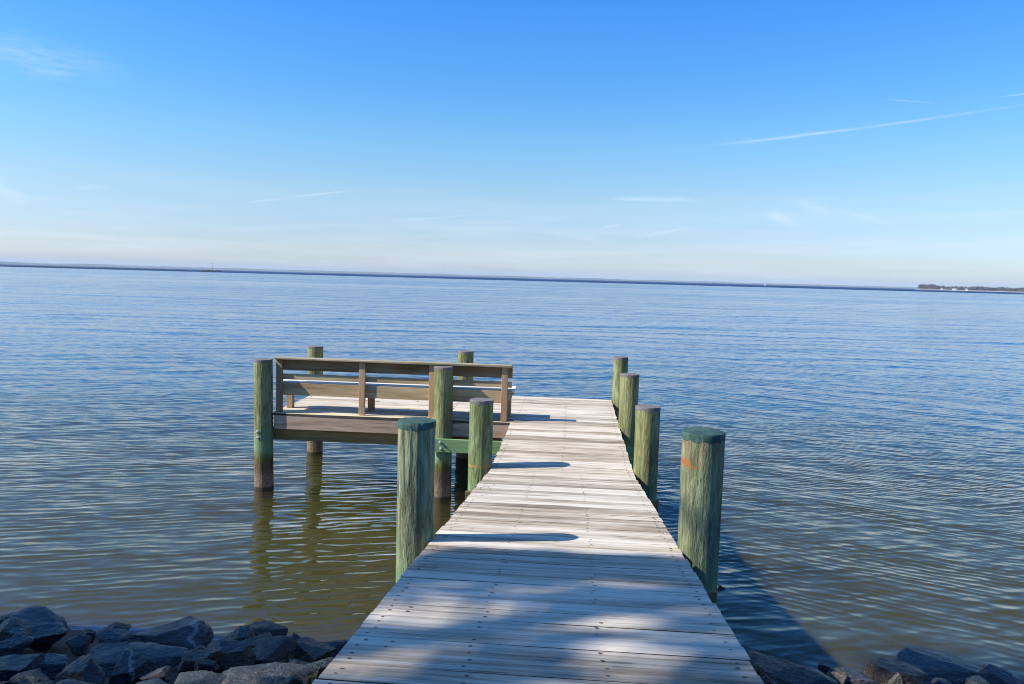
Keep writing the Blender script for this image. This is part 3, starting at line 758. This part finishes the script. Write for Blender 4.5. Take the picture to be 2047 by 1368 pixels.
ROCKS = [
(-4.552, 5.781, -0.861, 0.145, 0.093, 0.036, 'brown', 'brown rounded rock at the left edge, behind the pale pitted rock'),
(-3.781, 5.203, -0.653, 0.234, 0.199, 0.139, 'blue', 'big blue-grey boulder with a smooth top and pitted face, largest at the far left waterline'),
(-3.839, 4.953, -0.563, 0.135, 0.114, 0.105, 'pale', 'pale grey-green pitted rock tucked against the left of the biggest pitted boulder'),
(-3.473, 4.492, -0.397, 0.109, 0.093, 0.061, 'slate', 'dark slate rock below the pale pitted rock at the left edge'),
(-3.155, 4.705, -0.474, 0.084, 0.071, 0.062, 'slate', 'low dark rock wedged just right of the biggest pitted boulder'),
(-3.448, 5.224, -0.66, 0.074, 0.063, 0.056, 'brown', 'small brown rock at the waterline, right of the biggest pitted boulder'),
(-3.384, 5.417, -0.73, 0.123, 0.104, 0.059, 'brown', 'dark brown peaked rock at the waterline behind a blue-grey hump'),
(-3.257, 5.215, -0.657, 0.111, 0.094, 0.049, 'blue', 'rounded blue-grey hump in front of the dark brown peaked rock'),
(-2.955, 5.418, -0.73, 0.305, 0.233, 0.091, 'vein', 'long dark rock at the waterline with a white quartz stripe'),
(-2.714, 4.592, -0.433, 0.305, 0.185, 0.076, 'blue', 'long flat blue slate slab sloping down to the right below the quartz-striped rock'),
(-2.874, 4.588, -0.432, 0.124, 0.085, 0.036, 'grey', 'light grey-blue rock under the upper left end of the long slate slab'),
(-2.402, 4.073, -0.246, 0.138, 0.118, 0.118, 'vein', 'large blue boulder with thin white veins below the long slate slab'),
(-2.173, 3.953, -0.203, 0.084, 0.071, 0.076, 'tan', 'tan-brown rock between the white-veined boulder and the lichen-spotted one'),
(-2.034, 3.615, -0.081, 0.1, 0.085, 0.054, 'blue', 'blue rock with a scuffed crest at the bottom edge, below the white-veined boulder'),
(-2.471, 5.584, -0.79, 0.125, 0.106, 0.1, 'speck', 'upright wedge of yellow-speckled rock at the waterline'),
(-2.444, 6.104, -0.977, 0.161, 0.137, 0.067, 'dark', 'dark pyramid-shaped rock at the waterline, behind the yellow-speckled wedge'),
(-2.179, 5.337, -0.701, 0.227, 0.157, 0.064, 'dark', 'long dark smooth rock in front of the dark pyramid-shaped rock'),
(-2.435, 4.92, -0.551, 0.069, 0.059, 0.043, 'tan', 'small pale tan rock below the right tip of the quartz-striped rock'),
(-2.116, 4.614, -0.441, 0.152, 0.129, 0.105, 'blue', 'blue sloping rock with a peaked top, right of the small pale tan rock'),
(-2.215, 4.446, -0.381, 0.1, 0.085, 0.078, 'brown', 'brown-grey sloping rock left of the peaked blue rock'),
(-2.11, 4.325, -0.337, 0.067, 0.057, 0.067, 'purple', 'small purple-blue pointed rock in front of the brown-grey sloping rock'),
(-1.877, 3.794, -0.146, 0.144, 0.115, 0.052, 'green', 'greenish lichen-spotted rock at the bottom edge, below the purple-blue pointed rock'),
(-1.632, 4.078, -0.248, 0.256, 0.171, 0.075, 'grey', 'widest grey layered rock at the bottom edge, with slanting grain lines'),
(-1.935, 4.903, -0.545, 0.167, 0.141, 0.059, 'dark', 'dark angular rock just above the wide grey layered rock'),
(-1.893, 5.304, -0.69, 0.077, 0.066, 0.116, 'blue', 'bright blue upright wedge rock with a sharp top'),
(-1.675, 5.106, -0.618, 0.166, 0.141, 0.08, 'green', 'dark green rock right of the bright blue wedge rock'),
(-1.689, 5.576, -0.787, 0.116, 0.098, 0.067, 'slate', 'low dark rock at the waterline closest to the left edge of the walkway'),
(-1.415, 4.434, -0.376, 0.108, 0.092, 0.107, 'green', 'mossy grey rock pressed against the left edge of the walkway'),
(-1.455, 3.864, -0.171, 0.103, 0.087, 0.065, 'slate', 'dark slate rock overlapping the lower right of the wide grey layered rock'),
(-1.584, 4.545, -0.416, 0.107, 0.091, 0.04, 'dark', 'dark rock filling the gap above the right end of the wide grey layered rock'),
(-3.059, 3.92, -0.191, 0.144, 0.122, 0.065, 'slate', 'dark flat-topped rock at the left edge in the second row from the water'),
(-2.895, 4.05, -0.238, 0.127, 0.108, 0.077, 'blue', 'blue-grey blocky rock directly below the biggest pitted boulder'),
(-2.551, 3.883, -0.178, 0.13, 0.11, 0.075, 'dark', 'dark humped rock left of the white-veined boulder'),
(-2.575, 3.48, -0.033, 0.122, 0.104, 0.054, 'green', 'greenish-grey rock at the bottom edge near the left corner'),
(-2.675, 3.332, 0.02, 0.096, 0.082, 0.053, 'brown', 'brown rock in the bottom left corner'),
(-2.304, 3.417, -0.01, 0.122, 0.1, 0.045, 'slate', 'slate-coloured rock at the bottom edge below the dark humped rock'),
(1.626, 6.263, -1.035, 0.075, 0.063, 0.069, 'dark', 'small dark rock touching the right edge of the walkway'),
(1.782, 5.822, -0.876, 0.261, 0.194, 0.083, 'red', 'big reddish-brown rock beside the right edge of the walkway'),
(2.148, 6.041, -0.955, 0.063, 0.054, 0.046, 'dark', 'small round dark rock right of the big reddish-brown rock'),
(2.216, 5.774, -0.859, 0.125, 0.076, 0.034, 'green', 'low green-tinged rock at the waterline by the submerged sandy patch'),
(1.685, 5.088, -0.612, 0.211, 0.141, 0.064, 'green', 'dark green rock at the bottom edge in front of the big reddish-brown rock'),
(1.969, 5.236, -0.665, 0.062, 0.053, 0.079, 'tan', 'narrow tan-brown rock at the bottom edge between two dark ones'),
(2.124, 5.266, -0.676, 0.114, 0.097, 0.069, 'purple', 'dark purple rock at the bottom edge left of the brown dome'),
(2.565, 5.71, -0.836, 0.201, 0.171, 0.118, 'brown', 'dark brown dome-shaped rock in front of the long blue slab'),
(3.088, 6.195, -1.01, 0.471, 0.266, 0.114, 'blueslab', 'long blue-grey slab at the waterline on the right, biggest of the right-hand rocks'),
(3.388, 7.351, -1.426, 0.06, 0.051, 0.047, 'dark', 'tiny black rock tip poking up behind the long blue-grey slab'),
(2.456, 5.464, -0.747, 0.054, 0.045, 0.091, 'pale', 'small white-crusted rock leaning on the brown dome'),
(2.721, 5.299, -0.688, 0.083, 0.07, 0.06, 'dark', 'dark rock at the bottom edge under the long blue-grey slab'),
(3.057, 5.572, -0.786, 0.123, 0.104, 0.089, 'pale', 'pale blue-grey rock at the bottom edge near the right corner'),
(3.434, 5.811, -0.872, 0.173, 0.147, 0.102, 'slate', 'dark rock with a rusty spot in the bottom right corner'),
(2.373, 5.792, -0.865, 0.061, 0.052, 0.034, 'dark', 'little dark rock at the waterline left of the brown dome'),
(1.436, 5.079, -0.608, 0.114, 0.097, 0.11, 'dark', 'black rock under the right edge of the walkway'),
]

def rock(x, y, z, sx_, sy_, sz_, key, label, seed, group='riprap rocks along the shoreline'):
    rr = random.Random(seed)
    bm = bmesh.new()
    bmesh.ops.create_icosphere(bm, subdivisions=5, radius=1.0)
    planes = []
    for _ in range(rr.randint(6, 8)):
        n = Vector((rr.gauss(0, 1), rr.gauss(0, 1), rr.gauss(0, 0.9))).normalized()
        planes.append((n, rr.uniform(0.34, 0.66)))
    planes.append((Vector((rr.uniform(-.5, .5), rr.uniform(-.6, .3), 1)).normalized(), rr.uniform(0.42, 0.6)))
    planes.append((Vector((rr.uniform(-.6, .6), -1, rr.uniform(0, .6))).normalized(), rr.uniform(0.45, 0.65)))
    o_ = Vector((rr.uniform(0, 50), rr.uniform(0, 50), rr.uniform(0, 50)))
    for v in bm.verts:
        d = v.co.normalized(); r_ = 1.0
        for n, h in planes:
            dn = d.dot(n) + 0.03 * noise.noise(d * 3.5 + o_)
            if dn > 1e-4: r_ = min(r_, h / dn)
        r_ *= 1 + 0.09 * noise.noise(d * 2.0 + o_) + 0.06 * noise.noise(d * 5 + o_) + 0.03 * noise.noise(d * 13 + o_) + 0.014 * noise.noise(d * 30 + o_)
        v.co = d * r_
    # scale so the visible bounds equal the wanted half sizes
    mx = [max(abs(v.co[i]) for v in bm.verts) for i in range(3)]
    rz = rr.uniform(-0.5, 0.5)
    for v in bm.verts:
        v.co = Vector((v.co.x * sx_ * 1.17 / mx[0], v.co.y * sy_ * 1.35 / mx[1], v.co.z * sz_ * 1.04 / mx[2]))
        v.co = Matrix.Rotation(rr.uniform(0, 0) + rz * 0.4, 3, 'Z') @ v.co
    ob = link('rock', bm, RM[key], smooth=22)
    ob.location = (x, y, z - 0.03)
    tag(ob, label, 'rock', group)
    return ob
for i, (x, y, z, a, b_, c, key, label) in enumerate(ROCKS):
    rock(x, y, z, a, b_, c, key, label, 100 + i)

# ------------------------------------------------------------------ far things
mt, k, b = mat_new('far_land')
n = k.noise(k.pos(), 0.02, 4.0, 0.6)
k.put(b.inputs['Base Color'], k.mix(n, (0.04, 0.05, 0.035), (0.10, 0.09, 0.06))); b.inputs['Roughness'].default_value = 1
M_far = mt
bm = bmesh.new()
def azpt(az_, dist, z): return (0.055 + dist * math.sin(R(az_)), dist * math.cos(R(az_)), z)
prev = None
for i in range(0, 901):
    az_ = -48 + 76 * i / 900
    D = 9000 + 500 * math.sin(az_ * 0.15)
    env = 1.0 if az_ < -26 else max(0.62, 1.0 - (az_ + 26) * 0.008)
    h = (23 + 8 * noise.noise(Vector((az_ * 0.35, 0, 0))) + 5 * noise.noise(Vector((az_ * 2.2, 3, 0))) + 3 * noise.noise(Vector((az_ * 9, 5, 0)))) * env
    ring = [bm.verts.new(azpt(az_, D, -2)), bm.verts.new(azpt(az_, D + 20, h * 0.7 - 1)), bm.verts.new(azpt(az_, D + 90, h)),
            bm.verts.new(azpt(az_, D + 400, h * 0.8)), bm.verts.new(azpt(az_, D + 700, -2))]
    if prev:
        for j in range(4): bm.faces.new((prev[j], prev[j + 1], ring[j + 1], ring[j]))
    prev = ring
tag(link('far_shore', bm, M_far, smooth=180), kind='structure')

M_darkstone = plain('dark_wet_stone', (0.03, 0.032, 0.034), 0.8, 0, 0.5, 0.8, 0)
def rubble(name, pts, label, cat, hh, wid, n, seed):
    rr = random.Random(seed); bm = Soup()
    for i in range(n):
        t = (i + rr.random()) / n; seg = t * (len(pts) - 1); j = min(int(seg), len(pts) - 2); u = seg - j
        px_ = pts[j][0] * (1 - u) + pts[j + 1][0] * u; py_ = pts[j][1] * (1 - u) + pts[j + 1][1] * u
        s_ = rr.uniform(0.5, 1.0) * hh
        env = min(1, min(t, 1 - t) * 12 + 0.35)
        mtx = Matrix.Translation((px_ + rr.uniform(-wid, wid), py_ + rr.uniform(-wid, wid), WATER + rr.uniform(-0.2, 0.55) * hh * env)) @ \
            Matrix.Rotation(rr.uniform(0, 3), 4, 'Z') @ Matrix.Rotation(rr.uniform(-.5, .5), 4, 'X') @ Matrix.Diagonal((s_ * 1.5, s_ * 1.1, s_ * 0.8 * env, 1))
        bm.ico(1, mtx, rr, 0.1 * hh)
    # one continuous core under the stones
    for j in range(len(pts) - 1):
        bm.cone((pts[j][0], pts[j][1], WATER - 0.2), (pts[j + 1][0], pts[j + 1][1], WATER - 0.2), hh * 0.9, hh * 0.9, 8)
    return tag(bm.link(name, M_darkstone), label, cat)
p0 = azpt(-27.45, 1300, 0); p1 = azpt(-50, 1330, 0)
rubble('breakwater', [p0, p1], 'long low dark breakwater along the horizon at the far left', 'breakwater', 1.25, 3.0, 700, 3)
p0 = azpt(-26.55, 1150, 0); p1 = azpt(-25.35, 1150, 0)
rubble('rock_islet', [p0, p1], 'small dark rocky islet on the horizon, under the tall marker pole', 'islet', 1.9, 2.0, 60, 5)
mk = empty('channel_marker', azpt(-25.83, 1150, WATER))
tag(mk, 'tall thin marker pole rising from the small rocky islet on the horizon', 'marker pole')
M_pole = plain('grey_pole', (0.18, 0.19, 0.2), 0.6, 0, 0.2, 2, 0)
bm = bmesh.new()
bmesh.ops.create_cone(bm, cap_ends=True, segments=10, radius1=0.42, radius2=0.26, depth=11.0, matrix=Matrix.Translation((0, 0, 6.0)))
link('pole', bm, M_pole, mk)
bm = bmesh.new()
bmesh.ops.create_cone(bm, cap_ends=True, segments=10, radius1=1.1, radius2=0.9, depth=1.4, matrix=Matrix.Translation((0, 0, 1.9)))
link('base', bm, M_pole, mk)
bm = bmesh.new()
bmesh.ops.create_cone(bm, cap_ends=True, segments=8, radius1=0.5, radius2=0.5, depth=0.7, matrix=Matrix.Translation((0, 0, 11.7)))
link('topmark', bm, M_pole, mk)

M_white = plain('white_paint', (0.8, 0.8, 0.78), 0.5, 0, 0.05, 2, 0)
M_sail = plain('white_sailcloth', (0.82, 0.82, 0.80), 0.7, 0, 0.05, 2, 0)
def sailboat(az_, dist, s_, label):
    r_ = empty('sailboat', azpt(az_, dist, WATER))
    tag(r_, label, 'sailboat', 'sailboats on the horizon')
    bm = bmesh.new(); prev = None
    for t, wd in ((-1, 0.55), (-0.6, 0.85), (0, 1.0), (0.5, 0.7), (0.85, 0.3), (1.0, 0.03)):
        ring = [bm.verts.new((t * 4 * s_, a * wd * s_, zz * s_)) for a, zz in ((-1.2, 0.9), (-0.8, -0.1), (0.8, -0.1), (1.2, 0.9))]
        if prev:
            for j in range(4): bm.faces.new((prev[j], prev[(j + 1) % 4], ring[(j + 1) % 4], ring[j]))
        else: bm.faces.new(ring)
        prev = ring
    link('hull', bm, M_white, r_)
    bm = bmesh.new(); bmesh.ops.create_cone(bm, cap_ends=True, segments=8, radius1=0.08 * s_, radius2=0.05 * s_, depth=8 * s_, matrix=Matrix.Translation((0.3 * s_, 0, 4.8 * s_)))
    link('mast', bm, M_pole, r_)
    for nm, tri in (('sail', ((0.2, 1.6), (-3.4, 1.7), (0.2, 8.4))), ('sail', ((0.5, 7.6), (3.7, 1.3), (0.6, 1.5)))):
        bm = bmesh.new()
        a = [bm.verts.new((px_ * s_, -0.05, pz * s_)) for px_, pz in tri]; c = [bm.verts.new((px_ * s_, 0.05, pz * s_)) for px_, pz in tri]
        bm.faces.new(a); bm.faces.new(c[::-1])
        for i in range(3): bm.faces.new((a[i], c[i], c[(i + 1) % 3], a[(i + 1) % 3]))
        link(nm, bm, M_sail, r_)
sailboat(13.62, 1700, 0.62, 'tiny white sailboat on the horizon right of the pier, the closer of two')
sailboat(-1.75, 2600, 0.55, 'faint white sailboat on the horizon above the platform, smaller of two')

# wooded point on the right
mt, k, b = mat_new('sandy_beach')
k.put(b.inputs['Base Color'], k.mix(k.noise(k.pos(), 0.05, 4.0, 0.6), (0.28, 0.23, 0.18), (0.42, 0.36, 0.30))); b.inputs['Roughness'].default_value = 0.9
bm = bmesh.new(); prev = None
for i in range(121):
    t = i / 120; az_ = 23.0 + 12 * t; D = 2450 - 350 * t + 14 * noise.noise(Vector((t * 9, 0, 0)))
    wd = min(1.0, 0.15 + t * 8)
    ring = [bm.verts.new(azpt(az_, D + q * 60 * wd + (1 - wd) * 30, zz)) for q, zz in ((0, -1.6), (0.10, 0.1 * wd - 0.6), (0.6, 1.1 * wd - .8), (4.0, 2.0 * wd - .8), (5.0, -2.0))]
    if prev:
        for j in range(4): bm.faces.new((prev[j], prev[j + 1], ring[j + 1], ring[j]))
    prev = ring
tag(link('beach', bm, mt, smooth=180), kind='structure')
mt, k, b = mat_new('winter_woodland')
n = k.noise(k.pos(), 0.22, 5.0, 0.7); n2 = k.noise(k.pos(), 0.03, 2.0, 0.5)
c = k.mix(k.map(n2, 0.45, 0.6), (0.085, 0.065, 0.060), (0.045, 0.050, 0.028))
k.put(b.inputs['Base Color'], k.mix(k.map(n, 0.35, 0.65), (0.035, 0.030, 0.026), c)); b.inputs['Roughness'].default_value = 1
M_wood = mt
M_trunk = plain('bark', (0.09, 0.07, 0.055), 0.9, 0, 0.4, 6, 0.01)
def lumps(bm, cx, cy, z0, h, r_, rr, n):
    for _ in range(n):
        a = rr.uniform(0, 6.28); q = rr.random() ** 0.5
        hh = rr.uniform(0.35, 0.86)
        s_ = rr.uniform(0.22, 0.4) * r_
        mtx = Matrix.Translation((cx + math.cos(a) * q * r_ * 0.75, cy + math.sin(a) * q * r_ * 0.75, z0 + hh * h * (1 - 0.25 * q * q))) @ Matrix.Diagonal((s_, s_, s_ * 0.8, 1))
        bm.ico(2, mtx, rr, s_ * 0.16)
def D_at(az_): t = (az_ - 23.0) / 12; return 2450 - 350 * t + 30
def wood_mass(name, a0, a1, hfun, label, seed, n):
    rr = random.Random(seed); bm = Soup()
    for i in range(n):
        az_ = a0 + (a1 - a0) * (i + rr.uniform(-.4, .4)) / n
        dep = rr.uniform(0, 60)
        x_, y_, _ = azpt(az_, D_at(az_) + 22 + dep, 0)
        h = hfun(az_) * rr.uniform(0.85, 1.05)
        lumps(bm, x_, y_, 0.2, h, rr.uniform(5.5, 8.5), rr, 14)
        bm.cone((x_, y_, 0), (x_, y_, h * 0.7), 0.5, 0.2, 6)
    o = bm.link(name, M_wood); tag(o, label, 'wood', None, 'stuff'); return o
wood_mass('far_grove', 23.35, 24.75, lambda a: 15.5 if a < 24.2 else 12.5, 'rounded bare grove at the tip of the wooded point on the right horizon', 21, 46)
wood_mass('far_wood', 26.2, 34.5, lambda a: 12.0 + 1.2 * math.sin(a * 5), 'long low bare wood reaching the right edge along the horizon', 22, 150)
lab = ['small low tree in the gap just right of the rounded grove', 'tallest lone tree in the gap between the grove and the long wood',
       'broad low tree right of the tallest lone tree on the point', 'flat-topped tree left of the white houses on the point', 'thin tree beside the start of the long wood']
for i, (az_, h, r_) in enumerate(((24.98, 9.5, 8), (25.27, 12.0, 9.5), (25.56, 8.8, 8), (25.80, 10.2, 11), (26.08, 9.0, 7))):
    rr = random.Random(70 + i)
    x_, y_, _ = azpt(az_, D_at(az_) + 30, 0)
    t_ = empty('far_tree', (x_, y_, 0.4)); tag(t_, lab[i], 'tree', 'separate trees on the wooded point')
    bm = Soup(); lumps(bm, 0, 0, 0, h, r_, rr, 26); bm.link('crown', M_wood, t_)
    bm = bmesh.new(); bmesh.ops.create_cone(bm, cap_ends=True, segments=7, radius1=0.7, radius2=0.25, depth=h * 0.7, matrix=Matrix.Translation((0, 0, h * 0.35))); link('trunk', bm, M_trunk, t_)
M_roof = plain('grey_roof', (0.2, 0.19, 0.19), 0.8, 0, 0.2, 1, 0)
M_pane = plain('dark_panes', (0.04, 0.05, 0.06), 0.2, 0, 0.2, 1, 0)
for az_, w_, h_, l_ in ((25.32, 10, 3.0, 'white beach house under the tallest lone tree on the far point'), (26.0, 7, 3.2, 'white beach house at the left end of the long far wood'),
                        (24.62, 6, 2.4, 'small white beach house at the right foot of the rounded grove')):
    x_, y_, _ = azpt(az_, D_at(az_) - 14, 0)
    hs = empty('beach_house', (x_, y_, -0.2)); hs.rotation_euler.z = -R(az_); tag(hs, l_, 'house', 'white houses on the far point')
    bm = new_bm(); box(bm, -w_ / 2, w_ / 2, -3.5, 3.5, 0, h_, bev=0); link('wall', bm, M_white, hs)
    bm = bmesh.new(); q = w_ / 2 + 0.5
    vs = [bm.verts.new(v) for v in ((-q, -4, h_), (q, -4, h_), (q, 4, h_), (-q, 4, h_), (-q, 0, h_ + 2.2), (q, 0, h_ + 2.2))]
    for f in ((0, 1, 5, 4), (2, 3, 4, 5), (0, 4, 3), (1, 2, 5), (3, 2, 1, 0)): bm.faces.new([vs[i] for i in f])
    link('roof', bm, M_roof, hs)
    for wx in (-w_ * .28, w_ * .28):
        bm = new_bm(); box(bm, wx - 0.7, wx + 0.7, -3.56, -3.503, 1.2, 2.6, bev=0); link('window', bm, M_pane, hs)

# ------------------------------------------------------------------ trees on the bank behind the camera, whose shade falls on the ramp and the rocks
mt, k, b = mat_new('green_leaves')
n = k.noise(k.pos(), 2.0, 3.0, 0.6)
k.put(b.inputs['Base Color'], k.mix(n, (0.03, 0.06, 0.015), (0.09, 0.12, 0.03))); b.inputs['Roughness'].default_value = 0.6
M_leaf = mt
def limb(bm, a, c, r0, r1, seg=8): bm.cone(a, c, r0, r1, seg)
GAPS = [(-0.25, 3.18, 0.46, 0.15), (0.20, 3.20, 0.34, 0.13), (-0.60, 3.04, 0.20, 0.12), (-0.55, 2.74, 0.24, 0.17), (-0.66, 2.52, 0.22, 0.12),
        (0.33, 2.88, 0.20, 0.08), (0.40, 3.82, 0.24, 0.07), (-0.2, 3.62, 0.25, 0.05), (0.62, 3.4, 0.12, 0.06), (0.05, 2.45, 0.2, 0.05)]
def sunlit(p):
    # where a leaf's shadow lands on the ramp: leaves are left out to let sun onto chosen spots
    # ramp plane z = SL*(YK-y)
    t = (p.z - SL * (YK - p.y)) / (to_sun.z + SL * -to_sun.y * -1 if False else to_sun.z + SL * to_sun.y)
    h = p - to_sun * t
    if -1.1 < h.x < 1.05:
        edge = 4.42 + 0.10 * noise.noise(Vector((h.x * 1.7, 4.0, 0))) + 0.05 * noise.noise(Vector((h.x * 6, 9.0, 0)))
        if h.y > edge: return True
    h2 = p - to_sun * ((p.z - WATER) / to_sun.z)
    if h2.x < -0.9 and h2.y > 6.35 + 0.15 * noise.noise(Vector((h2.x, 2.0, 0))): return True
    if h2.x > 2.2 and h2.y > 6.9: return True
    for px_, py_ in ((-0.868, 4.57), (0.878, 4.70)):
        tt = ((p.x - px_) * to_sun.x + (p.y - py_) * to_sun.y) / (to_sun.x ** 2 + to_sun.y ** 2)
        hp = p - to_sun * tt
        if 0.62 < hp.z < 1.3 and math.hypot(hp.x - px_, hp.y - py_) < 0.2: return True
    for gx, gy, rx, ry in GAPS:
        q = ((h.x - gx) / rx) ** 2 + ((h.y - gy) / ry) ** 2
        if q < 1.15 + 0.5 * noise.noise(p * 2.5): return True
    return False
def shade_tree(name, base, lobes, label, seed, leaf=0.13, tr=0.28):
    rr = random.Random(seed)
    t_ = empty(name, base); tag(t_, label, 'tree')
    bt = Soup(); bl = Soup()
    B = Vector(base)
    c0_ = sum((Vector(l[0]) for l in lobes), Vector()) / len(lobes) - B
    fork = Vector((c0_.x * 0.4, c0_.y * 0.4, c0_.z * 0.45))
    limb(bt, (0, 0, -0.3), fork, tr, tr * 0.7, 12)
    for cen, rad_, ncl, per in lobes:
        cen = Vector(cen) - B
        limb(bt, fork, cen, tr * 0.6, tr * 0.25)
        for _ in range(ncl):
            while True:
                u = Vector((rr.uniform(-1, 1), rr.uniform(-1, 1), rr.uniform(-1, 1)))
                if 0.05 < u.length < 1: break
            cc = cen + Vector((u.x * rad_[0], u.y * rad_[1], u.z * rad_[2]))
            if sunlit(cc + B): continue
            limb(bt, cen + (cc - cen) * 0.1, cc, 0.045, 0.012, 5)
            cr = rr.uniform(0.28, 0.55)
            for _ in range(per):
                d = Vector((rr.gauss(0, .5), rr.gauss(0, .5), rr.gauss(0, .4))) * cr
                p_ = cc + d
                if sunlit(p_ + B): continue
                n_ = Vector((rr.gauss(0, 1), rr.gauss(0, 1), rr.gauss(0, 1))).normalized()
                a_ = n_.orthogonal().normalized() * leaf * rr.uniform(.6, 1.1); b2 = n_.cross(a_) * 0.55
                bl.add((p_ + a_, p_ + b2, p_ - a_, p_ - b2), ((0, 1, 2, 3),))
    bt.link('trunk', M_trunk, t_); bl.link('crown', M_leaf, t_)
shade_tree('shade_tree', (-11.5, -3.5, 1.0), [((-11.5, -2.6, 10.2), (2.6, 4.2, 3.0), 230, 42), ((-11.2, 1.0, 12.3), (2.2, 3.2, 1.9), 190, 80)],  # upper crown lobe added to shade the right-hand rocks
           'tall leafy tree outside the frame to the left whose shade dapples the ramp', 5)
shade_tree('shade_tree', (-10.6, -0.5, 0.6), [((-10.6, 2.4, 4.3), (1.9, 2.9, 2.2), 260, 95)],
           'low leafy tree outside the frame to the left whose shade covers the left-hand rocks', 6, tr=0.16)

# ------------------------------------------------------------------ haze over the bay
mt = bpy.data.materials.new('bay_haze'); mt.use_nodes = True
k = NT(mt.node_tree)
for n in list(k.n): k.n.remove(n)
pv = k.node('ShaderNodeVolumePrincipled')
pv.inputs['Color'].default_value = (0.66, 0.82, 1.0, 1)
pv.inputs['Density'].default_value = 0.00009
om = k.node('ShaderNodeOutputMaterial'); k.l.new(pv.outputs[0], om.inputs['Volume'])
bm = new_bm(); box(bm, -13000, 13000, -120, 12500, -3.4, 70, bev=0)
hz = link('haze', bm, mt); tag(hz, 'thin pale haze over the whole bay', 'haze', None, 'stuff')
